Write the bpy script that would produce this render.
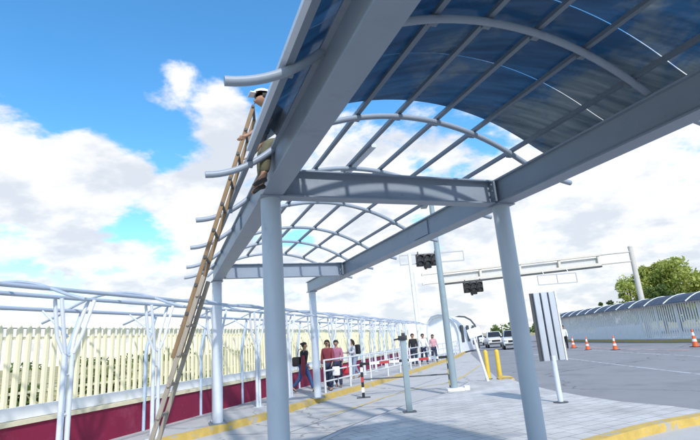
import bpy, bmesh, math, random
from mathutils import Vector as V, Matrix
from mathutils import noise as mnoise
random.seed(7)
for o in list(bpy.data.objects): bpy.data.objects.remove(o)
SC = bpy.context.scene
COL = SC.collection
R_ = math.radians

# ------------------------------------------------------------------ camera
FPX, PITCH, ROLL, CH = 482.8, R_(14.30), R_(-4.41), 1.65
cF = V((0, math.cos(PITCH), math.sin(PITCH)))
cU0 = V((0, -math.sin(PITCH), math.cos(PITCH))); cR0 = V((1, 0, 0))
cR = cR0 * math.cos(ROLL) + cU0 * math.sin(ROLL)
cU = -cR0 * math.sin(ROLL) + cU0 * math.cos(ROLL)
cam = bpy.data.cameras.new('camera'); co = bpy.data.objects.new('camera', cam); COL.objects.link(co)
co.matrix_world = Matrix(((cR.x, cU.x, -cF.x, 0), (cR.y, cU.y, -cF.y, 0), (cR.z, cU.z, -cF.z, CH), (0, 0, 0, 1)))
cam.sensor_fit = 'HORIZONTAL'; cam.sensor_width = 36; cam.lens = 36 * FPX / 700
cam.clip_start = 0.05; cam.clip_end = 9000
SC.camera = co
def sky_dir(x, y):
    return (cF + cR * ((x - 350) / FPX) - cU * ((y - 220) / FPX)).normalized()

# ------------------------------------------------------------------ light and sky
SUN_AZ = V((0.30, -0.95, 0)).normalized(); SUN_EL = R_(41)
to_sun = V((SUN_AZ.x * math.cos(SUN_EL), SUN_AZ.y * math.cos(SUN_EL), math.sin(SUN_EL)))
sl = bpy.data.lights.new('sun', 'SUN'); sl.energy = 2.7; sl.angle = R_(2.2); sl.color = (1, .965, .91)
so = bpy.data.objects.new('sun', sl); COL.objects.link(so)
so.rotation_euler = (-to_sun).to_track_quat('-Z', 'Y').to_euler()
W = bpy.data.worlds.new('World'); SC.world = W; W.use_nodes = True
def world_nodes():
    nt = W.node_tree; nt.nodes.clear(); N = nt.nodes.new; L = nt.links.new
    out = N('ShaderNodeOutputWorld'); bg = N('ShaderNodeBackground'); L(bg.outputs[0], out.inputs[0])
    bg.inputs['Strength'].default_value = 0.10
    sky = N('ShaderNodeTexSky'); sky.sky_type = 'NISHITA'; sky.sun_disc = False
    sky.sun_elevation = SUN_EL; sky.sun_rotation = math.atan2(to_sun.x, to_sun.y)
    sky.air_density = 1.0; sky.dust_density = 0.6; sky.ozone_density = 2.0
    hs = N('ShaderNodeHueSaturation'); hs.inputs['Saturation'].default_value = 1.33; hs.inputs['Hue'].default_value = .494; hs.inputs['Value'].default_value = 2.2
    L(sky.outputs[0], hs.inputs['Color'])
    tc = N('ShaderNodeTexCoord'); d = tc.outputs['Generated']
    sx = N('ShaderNodeSeparateXYZ'); L(d, sx.inputs[0])
    def m(op, a, b=None, c=None, cl=False):
        n = N('ShaderNodeMath'); n.operation = op; n.use_clamp = cl
        for i, q in enumerate((a, b, c)):
            if q is None: continue
            if isinstance(q, (int, float)): n.inputs[i].default_value = q
            else: L(q, n.inputs[i])
        return n.outputs[0]
    zz = m('ADD', m('MAXIMUM', sx.outputs[2], 0.0), 0.32)
    cx = N('ShaderNodeCombineXYZ'); L(m('DIVIDE', sx.outputs[0], zz), cx.inputs[0]); L(m('DIVIDE', sx.outputs[1], zz), cx.inputs[1])
    L(m('MULTIPLY', sx.outputs[2], 1.2), cx.inputs[2])
    def fbm(scale, detail, rough, off, dist=0.0):
        mp = N('ShaderNodeMapping'); mp.inputs['Location'].default_value = off; L(cx.outputs[0], mp.inputs[0])
        t = N('ShaderNodeTexNoise'); t.inputs['Scale'].default_value = scale; t.inputs['Detail'].default_value = detail
        t.inputs['Roughness'].default_value = rough; t.inputs['Distortion'].default_value = dist
        L(mp.outputs[0], t.inputs['Vector']); return t.outputs['Fac']
    dens = m('ADD', m('MULTIPLY', fbm(2.6, 12, .62, (3.1, 1.7, 0), .25), .62), m('MULTIPLY', fbm(7.5, 10, .6, (.4, 5.2, 1), .2), .38))
    # blue holes (weight < 0) and cloud banks (weight > 0): sky directions, radius in direction units
    BL = [(60, 20, .42, -.17), (220, 20, .36, -.16), (120, 85, .11, -.08), (330, 20, .3, -.08), (560, -60, .5, -.05),
          (60, 225, .30, .14), (60, 128, .18, .05), (220, 130, .17, .13), (215, 215, .14, .09), (5, 165, .22, .07),
          (128, 226, .055, -.13), (165, 168, .04, -.10), (212, 100, .085, .26), (240, 135, .10, .16), (190, 195, .08, .08), (110, 165, .14, .09), (70, 165, .12, .06), (40, 118, .06, -.09), (10, 262, .07, -.09), (160, 245, .05, -.10),
          (152, 78, .075, .25), (178, 66, .05, .20), (15, 108, .06, .05),
          (620, 200, .42, .105), (420, 200, .34, .08), (330, 190, .2, .06), (690, 140, .25, .08), (520, 320, .3, .12), (330, 300, .3, .10),
          (380, 92, .07, -.10), (420, 168, .05, -.09), (487, 150, .06, -.10), (300, 242, .06, -.10), (430, 236, .055, -.12), (462, 186, .05, -.10),
          (395, 272, .05, -.10), (655, 245, .07, -.08), (540, 205, .06, -.06), (640, 60, .2, -.05)]
    for (x, y, r, w) in BL:
        dv = sky_dir(x, y)
        vm = N('ShaderNodeVectorMath'); vm.operation = 'DISTANCE'; L(d, vm.inputs[0]); vm.inputs[1].default_value = dv
        mr = N('ShaderNodeMapRange'); mr.interpolation_type = 'SMOOTHSTEP'; L(vm.outputs['Value'], mr.inputs['Value'])
        mr.inputs['From Min'].default_value = r * .1; mr.inputs['From Max'].default_value = r * 1.25
        mr.inputs['To Min'].default_value = w; mr.inputs['To Max'].default_value = 0
        dens = m('ADD', dens, mr.outputs[0])
    mr = N('ShaderNodeMapRange'); mr.interpolation_type = 'SMOOTHSTEP'; L(dens, mr.inputs['Value'])
    mr.inputs['From Min'].default_value = .465; mr.inputs['From Max'].default_value = .585
    mr.inputs['To Min'].default_value = .02; mr.inputs['To Max'].default_value = .97
    # haze of the horizon
    hz = N('ShaderNodeMapRange'); hz.interpolation_type = 'SMOOTHSTEP'; L(sx.outputs[2], hz.inputs['Value'])
    hz.inputs['From Min'].default_value = -.02; hz.inputs['From Max'].default_value = .20; hz.inputs['To Min'].default_value = .55; hz.inputs['To Max'].default_value = 0
    fac = m('MAXIMUM', mr.outputs[0], hz.outputs[0])
    sh = N('ShaderNodeMapRange'); sh.interpolation_type = 'SMOOTHSTEP'; L(fbm(4.2, 8, .55, (3.3, 1.2, .3)), sh.inputs['Value'])
    sh.inputs['From Min'].default_value = .36; sh.inputs['From Max'].default_value = .53
    cc = N('ShaderNodeMix'); cc.data_type = 'RGBA'; L(sh.outputs[0], cc.inputs[0])
    cc.inputs[6].default_value = (5.8, 6.2, 6.8, 1); cc.inputs[7].default_value = (8.0, 8.05, 8.1, 1)
    mx = N('ShaderNodeMix'); mx.data_type = 'RGBA'; L(fac, mx.inputs[0]); L(hs.outputs[0], mx.inputs[6]); L(cc.outputs[2], mx.inputs[7])
    L(mx.outputs[2], bg.inputs['Color'])
world_nodes()
SC.render.engine = 'CYCLES'
SC.cycles.max_bounces = 8; SC.cycles.transparent_max_bounces = 16
SC.view_settings.view_transform = 'Standard'; SC.view_settings.look = 'None'
SC.view_settings.exposure = 0.38; SC.view_settings.gamma = 1; SC.view_settings.use_curve_mapping = False

# ------------------------------------------------------------------ materials
MATS = {}
def mat(name, col, rough=.6, metal=0.0, var=.12, scale=6.0, bump=0.0, bscale=40, detail=5, var2=None, spec=.4, stretch=None, rust=None, crack=None):
    """Principled with procedural colour wear; var2 = (second colour, threshold low, high, scale) for stains with a shape."""
    if name in MATS: return MATS[name]
    M = bpy.data.materials.new(name); M.use_nodes = True; nt = M.node_tree; N = nt.nodes.new; L = nt.links.new
    b = nt.nodes['Principled BSDF']
    b.inputs['Roughness'].default_value = rough; b.inputs['Metallic'].default_value = metal; b.inputs['Specular IOR Level'].default_value = spec
    tc = N('ShaderNodeTexCoord'); vec = tc.outputs['Object']
    if stretch:
        mp = N('ShaderNodeMapping'); mp.inputs['Scale'].default_value = stretch; L(vec, mp.inputs[0]); vec = mp.outputs[0]
    n = N('ShaderNodeTexNoise'); n.inputs['Scale'].default_value = scale; n.inputs['Detail'].default_value = detail; n.inputs['Roughness'].default_value = .6
    L(vec, n.inputs['Vector'])
    mx = N('ShaderNodeMix'); mx.data_type = 'RGBA'; L(n.outputs['Fac'], mx.inputs[0])
    mx.inputs[6].default_value = tuple(c * (1 - var * 1.6) for c in col) + (1,); mx.inputs[7].default_value = tuple(min(1, c * (1 + var * 1.6)) for c in col) + (1,)
    last = mx.outputs[2]
    if var2:
        n2 = N('ShaderNodeTexNoise'); n2.inputs['Scale'].default_value = var2[3]; n2.inputs['Detail'].default_value = 7; n2.inputs['Roughness'].default_value = .65
        L(vec, n2.inputs['Vector'])
        mr = N('ShaderNodeMapRange'); mr.interpolation_type = 'SMOOTHSTEP'; L(n2.outputs['Fac'], mr.inputs['Value'])
        mr.inputs['From Min'].default_value = var2[1]; mr.inputs['From Max'].default_value = var2[2]
        m2 = N('ShaderNodeMix'); m2.data_type = 'RGBA'; L(mr.outputs[0], m2.inputs[0]); L(last, m2.inputs[6]); m2.inputs[7].default_value = tuple(var2[0]) + (1,)
        last = m2.outputs[2]
    if rust:
        n3 = N('ShaderNodeTexNoise'); n3.inputs['Scale'].default_value = rust[1]; n3.inputs['Detail'].default_value = 10; n3.inputs['Roughness'].default_value = .72; L(vec, n3.inputs['Vector'])
        mr = N('ShaderNodeMapRange'); mr.interpolation_type = 'SMOOTHSTEP'; L(n3.outputs['Fac'], mr.inputs['Value']); mr.inputs['From Min'].default_value = rust[2]; mr.inputs['From Max'].default_value = rust[2] + .05; mr.inputs['To Max'].default_value = .75
        m3 = N('ShaderNodeMix'); m3.data_type = 'RGBA'; L(mr.outputs[0], m3.inputs[0]); L(last, m3.inputs[6]); m3.inputs[7].default_value = tuple(rust[0]) + (1,); last = m3.outputs[2]
    if crack:
        nw = N('ShaderNodeTexNoise'); nw.inputs['Scale'].default_value = 1.7; nw.inputs['Detail'].default_value = 6; L(vec, nw.inputs['Vector'])
        va = N('ShaderNodeVectorMath'); va.operation = 'MULTIPLY_ADD'; L(nw.outputs['Color'], va.inputs[0]); va.inputs[1].default_value = (.9, .9, 0); L(vec, va.inputs[2])
        vo = N('ShaderNodeTexVoronoi'); vo.feature = 'DISTANCE_TO_EDGE'; vo.inputs['Scale'].default_value = crack[0]; L(va.outputs[0], vo.inputs['Vector'])
        mr = N('ShaderNodeMapRange'); L(vo.outputs['Distance'], mr.inputs['Value']); mr.inputs['From Min'].default_value = crack[1]; mr.inputs['From Max'].default_value = crack[1] * .3; mr.inputs['To Min'].default_value = 0; mr.inputs['To Max'].default_value = crack[2]
        m3 = N('ShaderNodeMix'); m3.data_type = 'RGBA'; L(mr.outputs[0], m3.inputs[0]); L(last, m3.inputs[6]); m3.inputs[7].default_value = (col[0] * .45, col[1] * .44, col[2] * .42, 1); last = m3.outputs[2]
    L(last, b.inputs['Base Color'])
    rr = N('ShaderNodeMapRange'); L(n.outputs['Fac'], rr.inputs['Value']); rr.inputs['To Min'].default_value = max(.03, rough - .12); rr.inputs['To Max'].default_value = min(1, rough + .12)
    L(rr.outputs[0], b.inputs['Roughness'])
    if bump:
        nb = N('ShaderNodeTexNoise'); nb.inputs['Scale'].default_value = bscale; nb.inputs['Detail'].default_value = 6; L(vec, nb.inputs['Vector'])
        bp = N('ShaderNodeBump'); bp.inputs['Strength'].default_value = bump; bp.inputs['Distance'].default_value = .02; L(nb.outputs['Fac'], bp.inputs['Height'])
        L(bp.outputs[0], b.inputs['Normal'])
    MATS[name] = M; return M

def mat_sheet():
    M = bpy.data.materials.new('blue_polycarbonate'); M.use_nodes = True; nt = M.node_tree; N = nt.nodes.new; L = nt.links.new
    nt.nodes.clear(); out = N('ShaderNodeOutputMaterial')
    tc = N('ShaderNodeTexCoord'); mp = N('ShaderNodeMapping'); mp.inputs['Rotation'].default_value = (0, 0, -R_(21.09)); mp.inputs['Scale'].default_value = (.8, 7, .8); L(tc.outputs['Object'], mp.inputs[0])
    n = N('ShaderNodeTexNoise'); n.inputs['Scale'].default_value = 1.6; n.inputs['Detail'].default_value = 6; n.inputs['Roughness'].default_value = .62; L(mp.outputs[0], n.inputs['Vector'])
    mr = N('ShaderNodeMapRange'); L(n.outputs['Fac'], mr.inputs['Value']); mr.inputs['From Min'].default_value = .3; mr.inputs['From Max'].default_value = .7
    cm = N('ShaderNodeMix'); cm.data_type = 'RGBA'; L(mr.outputs[0], cm.inputs[0]); cm.inputs[6].default_value = (.23, .285, .34, 1); cm.inputs[7].default_value = (.47, .53, .575, 1)
    oi = N('ShaderNodeObjectInfo'); mo = N('ShaderNodeMapRange'); L(oi.outputs['Random'], mo.inputs['Value']); mo.inputs['To Min'].default_value = .86; mo.inputs['To Max'].default_value = 1.2
    ml = N('ShaderNodeMix'); ml.data_type = 'RGBA'; ml.blend_type = 'MULTIPLY'; ml.inputs[0].default_value = 1; L(cm.outputs[2], ml.inputs[6]); L(mo.outputs[0], ml.inputs[7])
    tr = N('ShaderNodeBsdfTransparent'); L(ml.outputs[2], tr.inputs[0])
    pr = N('ShaderNodeBsdfPrincipled'); pr.inputs['Base Color'].default_value = (.03, .07, .12, 1); pr.inputs['Roughness'].default_value = .22
    mx = N('ShaderNodeMixShader'); mx.inputs[0].default_value = .34; L(tr.outputs[0], mx.inputs[1]); L(pr.outputs[0], mx.inputs[2]); L(mx.outputs[0], out.inputs[0])
    return M
def mat_glass(name, col, rough=.08):
    return mat(name, col, rough, 0, .1, 3, spec=.6)
def mat_paver():
    M = bpy.data.materials.new('paver_blocks'); M.use_nodes = True; nt = M.node_tree; N = nt.nodes.new; L = nt.links.new
    b = nt.nodes['Principled BSDF']; b.inputs['Roughness'].default_value = .85
    tc = N('ShaderNodeTexCoord'); mp = N('ShaderNodeMapping'); mp.inputs['Rotation'].default_value = (0, 0, R_(-28)); L(tc.outputs['Object'], mp.inputs[0])
    br = N('ShaderNodeTexBrick'); L(mp.outputs[0], br.inputs['Vector']); br.inputs['Scale'].default_value = 1.0
    br.inputs['Brick Width'].default_value = .42; br.inputs['Row Height'].default_value = .28; br.inputs['Mortar Size'].default_value = .009; br.inputs['Mortar Smooth'].default_value = .3
    br.inputs['Color1'].default_value = (.57, .553, .53, 1); br.inputs['Color2'].default_value = (.52, .505, .485, 1); br.inputs['Mortar'].default_value = (.27, .262, .25, 1)
    n = N('ShaderNodeTexNoise'); n.inputs['Scale'].default_value = .9; n.inputs['Detail'].default_value = 9; n.inputs['Roughness'].default_value = .66; L(tc.outputs['Object'], n.inputs['Vector'])
    mr = N('ShaderNodeMapRange'); L(n.outputs['Fac'], mr.inputs['Value']); mr.inputs['From Min'].default_value = .3; mr.inputs['From Max'].default_value = .7; mr.inputs['To Min'].default_value = .70; mr.inputs['To Max'].default_value = 1.16
    mu = N('ShaderNodeMix'); mu.data_type = 'RGBA'; mu.blend_type = 'MULTIPLY'; mu.inputs[0].default_value = 1; L(br.outputs['Color'], mu.inputs[6]); L(mr.outputs[0], mu.inputs[7])
    L(mu.outputs[2], b.inputs['Base Color'])
    n2 = N('ShaderNodeTexNoise'); n2.inputs['Scale'].default_value = 60; L(tc.outputs['Object'], n2.inputs['Vector'])
    ad = N('ShaderNodeMath'); ad.operation = 'MULTIPLY_ADD'; L(n2.outputs['Fac'], ad.inputs[0]); ad.inputs[1].default_value = .25
    iv = N('ShaderNodeMath'); iv.operation = 'SUBTRACT'; iv.inputs[0].default_value = 1; L(br.outputs['Fac'], iv.inputs[1]); L(iv.outputs[0], ad.inputs[2])
    bp = N('ShaderNodeBump'); bp.inputs['Strength'].default_value = .6; bp.inputs['Distance'].default_value = .012; L(ad.outputs[0], bp.inputs['Height']); L(bp.outputs[0], b.inputs['Normal'])
    return M
def mat_kerb():
    """yellow kerb paint worn through to concrete in flakes"""
    return mat('yellow_kerb_paint', (.56, .39, .10), .75, 0, .18, 5, .3, 30, var2=((.40, .38, .34), .53, .62, 4.0))

STEEL = mat('grey_blue_painted_steel', (.255, .30, .36), .42, 0, .06, 3, .04, 20, var2=((.21, .25, .30), .55, .75, 2.2), rust=((.17, .12, .085), 3.5, .66))
STEEL_D = mat('grey_painted_pipe', (.17, .205, .25), .45, 0, .06, 4)
ARCHM = mat('grey_arch_pipe_paint', (.27, .315, .37), .42, 0, .06, 4, rust=((.16, .12, .09), 5, .67))
COLUMN = mat('pale_grey_blue_column_paint', (.435, .49, .55), .42, 0, .05, 3, .04, 20, var2=((.36, .42, .49), .56, .75, 2.0), rust=((.25, .21, .18), 4.0, .68), stretch=(1, 1, .35))
PALE = mat('pale_painted_steel', (.60, .645, .70), .4, 0, .05, 4, var2=((.5, .55, .62), .56, .72, 3))
WHITE = mat('white_paint', (.78, .79, .80), .5, 0, .05, 4, var2=((.6, .6, .58), .56, .75, 3))
CREAM = mat('cream_picket_paint', (.82, .76, .51), .55, 0, .06, 3, var2=((.66, .60, .38), .58, .75, 2.5))
MAGENTA = mat('magenta_wall_paint', (.215, .010, .045), .7, 0, .12, 2.2, .15, 30, var2=((.26, .035, .075), .56, .72, 1.3), rust=((.30, .20, .20), 3.2, .66))
CREAMCAP = mat('cream_coping', (.70, .64, .45), .8, 0, .12, 4, .2, 25, var2=((.4, .36, .22), .58, .7, 3))
WHITECAP = mat('white_plaster_band', (.76, .77, .78), .8, 0, .08, 3, .1, 30, var2=((.55, .54, .5), .58, .74, 2), rust=((.35, .33, .28), 3.0, .66))
CONC = mat('worn_concrete', (.475, .46, .44), .9, 0, .13, 1.1, .25, 60, 9, var2=((.29, .29, .295), .54, .72, .55), rust=((.22, .215, .21), 1.3, .62), crack=(.28, .008, .8))
WALK = mat('walkway_concrete', (.44, .435, .43), .9, 0, .12, 1.6, .2, 50, 8, var2=((.33, .32, .31), .55, .72, .8), crack=(.45, .008, .7))
ASPH = mat('faded_asphalt', (.26, .258, .265), .85, 0, .12, .9, .3, 90, 10, var2=((.205, .205, .212), .5, .68, .35), rust=((.12, .122, .13), .8, .63), crack=(.12, .005, .8))
DRY = mat('dry_field', (.46, .38, .19), .95, 0, .3, .35, 0, 40, 8, var2=((.14, .17, .06), .5, .6, .18))
YEL = mat('yellow_bollard_paint', (.66, .46, .06), .5, 0, .08, 6)
ROADY = mat('worn_yellow_line', (.60, .45, .16), .8, 0, .12, 6, var2=((.40, .39, .37), .48, .56, 3.5))
ROADW = mat('worn_white_line', (.52, .53, .54), .8, 0, .1, 6, var2=((.24, .245, .26), .5, .58, 2.5))
BLACK = mat('black_plastic', (.018, .018, .02), .45, 0, .1, 8)
DARK = mat('dark_grey_metal', (.06, .065, .07), .5, 0, .1, 8)
LAMPG = mat('grey_green_lamp_post_paint', (.25, .32, .35), .45, 0, .08, 5)
WOOD = mat('weathered_ladder_wood', (.25, .165, .09), .75, 0, .25, 5, .2, 40, stretch=(6, 6, .7))
ALU = mat('weathered_grey_wood', (.30, .26, .21), .7, 0, .2, 7, stretch=(6, 6, .7), rust=((.18, .15, .12), 3, .6))
RED = mat('red_stripe_paint', (.42, .05, .05), .5)
ORANGE = mat('orange_cone_plastic', (.75, .12, .025), .5, 0, .1, 5)
CONCPOST = mat('pale_concrete_pole', (.56, .53, .47), .85, 0, .1, 3)
SHEET = mat_sheet(); PAVER = mat_paver(); KERB = mat_kerb()

# ------------------------------------------------------------------ mesh helpers
class MB:
    def __init__(s): s.v = []; s.f = []; s.mi = []
    def add(s, vs, fs, mi=0):
        n = len(s.v); s.v += [tuple(p) for p in vs]; s.f += [tuple(i + n for i in f) for f in fs]; s.mi += [mi] * len(fs); return s
    def box(s, c, size, ax=None, mi=0):
        c = V(c); x, y, z = ax if ax else (V((1, 0, 0)), V((0, 1, 0)), V((0, 0, 1)))
        hx, hy, hz = size[0] / 2, size[1] / 2, size[2] / 2
        vs = [c + x * (i * hx) + y * (j * hy) + z * (k * hz) for i in (-1, 1) for j in (-1, 1) for k in (-1, 1)]
        return s.add(vs, [(0, 1, 3, 2), (4, 6, 7, 5), (0, 4, 5, 1), (2, 3, 7, 6), (0, 2, 6, 4), (1, 5, 7, 3)], mi)
    def bar(s, a, b, w, h, up=V((0, 0, 1)), mi=0):
        a = V(a); b = V(b); y = (b - a).normalized(); x = y.cross(up).normalized(); z = x.cross(y)
        return s.box((a + b) / 2, (w, (b - a).length, h), (x, y, z), mi)
    def tube(s, pts, r, n=10, mi=0, cap=True):
        pts = [V(p) for p in pts]; m = len(pts); rs = r if isinstance(r, (list, tuple)) else [r] * m
        t0 = (pts[1] - pts[0]).normalized(); up = V((0, 0, 1)) if abs(t0.z) < .9 else V((1, 0, 0)); vs = []
        x = t0.cross(up).normalized()
        for i, p in enumerate(pts):
            t = (pts[min(i + 1, m - 1)] - pts[max(i - 1, 0)]).normalized()
            x = (x - t * x.dot(t)).normalized(); y = t.cross(x)
            for k in range(n):
                a = 2 * math.pi * k / n; vs.append(p + x * (math.cos(a) * rs[i]) + y * (math.sin(a) * rs[i]))
        fs = [(i * n + k, i * n + (k + 1) % n, (i + 1) * n + (k + 1) % n, (i + 1) * n + k) for i in range(m - 1) for k in range(n)]
        if cap: fs += [tuple(range(n))[::-1], tuple((m - 1) * n + k for k in range(n))]
        return s.add(vs, fs, mi)
    def lathe(s, c, prof, n=16, mi=0):
        c = V(c); m = len(prof); vs = [c + V((math.cos(2 * math.pi * k / n) * r, math.sin(2 * math.pi * k / n) * r, z)) for r, z in prof for k in range(n)]
        fs = [(i * n + k, i * n + (k + 1) % n, (i + 1) * n + (k + 1) % n, (i + 1) * n + k) for i in range(m - 1) for k in range(n)]
        fs += [tuple(range(n))[::-1], tuple((m - 1) * n + k for k in range(n))]
        return s.add(vs, fs, mi)
    def prism(s, poly, z0, z1, mi=0, mtop=None):
        n = len(poly); vs = [(p[0], p[1], z0) for p in poly] + [(p[0], p[1], z1) for p in poly]
        s.add(vs, [tuple(range(n))[::-1]] + [(i, (i + 1) % n, n + (i + 1) % n, n + i) for i in range(n)], mi)
        return s.add([(p[0], p[1], z1) for p in poly], [tuple(range(n))], mi if mtop is None else mtop)
    def extrude(s, prof, a, b, x, z, mi=0):
        """closed 2-D profile (u,v) swept from a to b"""
        a = V(a); b = V(b); n = len(prof); vs = [p + x * u + z * w for p in (a, b) for u, w in prof]
        return s.add(vs, [(i, (i + 1) % n, n + (i + 1) % n, n + i) for i in range(n)] + [tuple(range(n))[::-1], tuple(range(n, 2 * n))], mi)
    def build(s, name, mats, parent=None, smooth=True, bevel=0.0):
        me = bpy.data.meshes.new(name); me.from_pydata(s.v, [], s.f)
        mats = mats if isinstance(mats, (list, tuple)) else [mats]
        for q in mats: me.materials.append(q)
        if len(mats) > 1: me.polygons.foreach_set('material_index', s.mi)
        bm = bmesh.new(); bm.from_mesh(me); bmesh.ops.recalc_face_normals(bm, faces=bm.faces)
        if bevel:
            bmesh.ops.remove_doubles(bm, verts=bm.verts, dist=1e-5)
            es = [e for e in bm.edges if len(e.link_faces) == 2 and e.calc_face_angle(0) > .6]
            bmesh.ops.bevel(bm, geom=es, offset=bevel, segments=2, profile=.5, affect='EDGES', clamp_overlap=True)
        bm.to_mesh(me); bm.free()
        if smooth:
            me.polygons.foreach_set('use_smooth', [True] * len(me.polygons)); me.set_sharp_from_angle(angle=R_(38))
        o = bpy.data.objects.new(name, me); COL.objects.link(o)
        if parent: o.parent = parent; o.matrix_parent_inverse = parent_inv(parent)
        return o
def parent_inv(p):
    if p.parent: return Matrix.Identity(4)      # parts are modelled in world coordinates
    return Matrix.LocRotScale(p.location, p.rotation_euler, p.scale).inverted()
def tag(o, label=None, cat=None, group=None, kind=None):
    if label: o['label'] = label
    if cat: o['category'] = cat
    if group: o['group'] = group
    if kind: o['kind'] = kind
    return o
def thing(name, label, cat, loc=(0, 0, 0), rz=0, group=None):
    o = bpy.data.objects.new(name, None); COL.objects.link(o); o.location = loc; o.rotation_euler = (0, 0, rz); o.empty_display_size = .2
    return tag(o, label, cat, group)
def local(mb, name, mats, parent, **k):
    """mesh whose coordinates are already local to parent"""
    o = mb.build(name, mats, None, **k); o.parent = parent; return o
def dup(root, loc, rz, label, group=None, scale=None):
    r = root.copy(); COL.objects.link(r); r.location = loc; r.rotation_euler = (0, 0, rz)
    if scale: r.scale = (scale,) * 3
    r['label'] = label
    if group: r['group'] = group
    for ch in list(root.children):
        c = ch.copy(); COL.objects.link(c); c.parent = r
        for g in list(ch.children):
            e = g.copy(); COL.objects.link(e); e.parent = c
    return r
X, Y, Z = V((1, 0, 0)), V((0, 1, 0)), V((0, 0, 1))
def structure(name, mb, mats, **k): return tag(mb.build(name, mats, **k), kind='structure')

# ------------------------------------------------------------------ ground, roads, walkway
LANE_Z = .004
g = MB(); g.add([(-4000, -3000, -.06), (4000, -3000, -.06), (4000, 4000, -.06), (-4000, 4000, -.06)], [(0, 1, 2, 3)]); structure('ground', g, DRY)
g = MB(); g.prism([(-7.5, -25), (60, -25), (60, 60), (34, 260), (60, 700), (26, 700), (14, 260), (8, 60), (-7.5, 20)], -.05, 0); structure('road', g, ASPH)
KP = [(-8.6, -12), (-7.6, 1), (-6.5, 5.5), (-5.2, 7.6), (-4.15, 9.5), (-3.16, 11.1), (-2.45, 12.4), (-1.75, 14.2), (-1.0, 16.2), (1.43, 21.9), (4.9, 31.3), (7.9, 40), (11.5, 53.5), (13.2, 60)]
def offset(poly, d):
    out = []
    for i, p in enumerate(poly):
        a = V(poly[max(i - 1, 0)]); b = V(poly[min(i + 1, len(poly) - 1)]); t = (b - a).normalized(); out.append((p[0] - t.y * d, p[1] + t.x * d))
    return out
def smooth_poly(P, k=6):
    P = [V(p) for p in P]; out = []
    for i in range(len(P) - 1):
        p0, p1, p2, p3 = P[max(i - 1, 0)], P[i], P[i + 1], P[min(i + 2, len(P) - 1)]
        for j in range(k):
            t = j / k; out.append(tuple(.5 * ((2 * p1) + (p2 - p0) * t + (2 * p0 - 5 * p1 + 4 * p2 - p3) * t * t + (3 * p1 - p0 - 3 * p2 + p3) * t ** 3)))
    return out + [tuple(P[-1])]
KS = smooth_poly(KP)
KI = offset(KS, .2)
def strip(mb, A, B, za, zb=None, mi=0):
    zb = za if zb is None else zb
    n = len(A); vs = [(p[0], p[1], za) for p in A] + [(p[0], p[1], zb) for p in B]
    return mb.add(vs, [(i, i + 1, n + i + 1, n + i) for i in range(n - 1)], mi)
# lane of worn concrete from the kerb to the island (and under the camera)
lane = MB(); LEFT = [p for p in KS]
lane.add([(p[0] - .05, p[1], LANE_Z) for p in LEFT] + [(13.6, 60, LANE_Z), (9.6, 44, LANE_Z), (5.0, 19, LANE_Z), (4.4, 14, LANE_Z), (4.6, 9.0, LANE_Z), (9, 9.8, LANE_Z), (9, -20, LANE_Z), (-8, -20, LANE_Z)],
         [tuple(range(len(LEFT) + 8))]); structure('lane', lane, CONC)
# slab joints of the lane: shallow saw cuts kept as thin dark strips 3 mm above
jm = MB()
for k in range(9):
    p = V((-4 + k * 1.05, 6 + k * 3.3)); dq = V((math.cos(R_(-18)), math.sin(R_(-18))))
    a = p; b = p + dq * 4.6
for q in ((-2.2, 9.0, 3.2, 21.0), (-1.0, 7.0, 2.6, 15.6)):
    a = V((q[0], q[1], 0)); b = V((q[2], q[3], 0)); jm.bar(a + Z * .0065, b + Z * .0065, .02, .002)
for q in ((-2.9, 10.8, -.2, 9.9), (-1.5, 14.0, 1.4, 13.0), (-.2, 17.6, 2.9, 16.6)):
    a = V((q[0], q[1], 0)); b = V((q[2], q[3], 0)); jm.bar(a + Z * .0065, b + Z * .0065, .016, .002)
structure('lane_joint', jm, mat('joint_dirt', (.16, .155, .15), .95))
wk = MB(); FENCE = lambda y: .3027 * y - 8.24 - .20
inner = KI; outerl = [(min(FENCE(p[1]), p[0] - .8), p[1]) for p in KI]
strip(wk, inner, outerl, .15); structure('walkway', wk, WALK)
kb = MB(); strip(kb, KS, KS, 0, .15); strip(kb, KS, KI, .15)
structure('kerb', kb, KERB)
ISL = [(5.42, 8.48), (5.68, 8.75), (5.55, 9.4), (5.15, 10.3), (4.9, 11.6), (4.76, 13.3), (4.74, 15.2), (4.86, 16.9), (4.62, 17.35), (4.32, 17.43), (3.9, 17.3), (3.49, 16.94), (2.43, 14.41), (1.6, 13.3), (.85, 12.1), (.2, 10.9), (-.48, 9.59), (-1.7, 6.6), (-2.0, 4.6), (-1.2, 3.9), (.6, 5.2), (2.2, 6.6), (3.51, 7.55), (4.49, 8.11)]
isl = MB(); isl.prism(ISL, 0, .12); structure('pavement', isl, PAVER)
# yellow kerb on the island's near side
ik = MB(); A = [(-1.2, 3.8), (.6, 5.12), (2.2, 6.5), (3.55, 7.42), (4.52, 7.96), (5.46, 8.33), (6.2, 8.62)]; A = smooth_poly(A, 5); B = offset(A, .2)
strip(ik, A, A, 0, .127); strip(ik, A, B, .127); strip(ik, B, B, .127, .11); structure('island_kerb', ik, KERB)
# pale edging strip along the lane side of the island
eg = MB(); A = [(-1.7, 6.6), (-.48, 9.59), (.2, 10.9), (.85, 12.1), (1.6, 13.3), (2.43, 14.41), (3.49, 16.94)]; strip(eg, offset(A, -.02), offset(A, .0), .124, .124); strip(eg, A, offset(A, -.16), .124); structure('island_edging', eg, mat('pale_edging', (.46, .46, .47), .9, 0, .1, 4))
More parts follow.
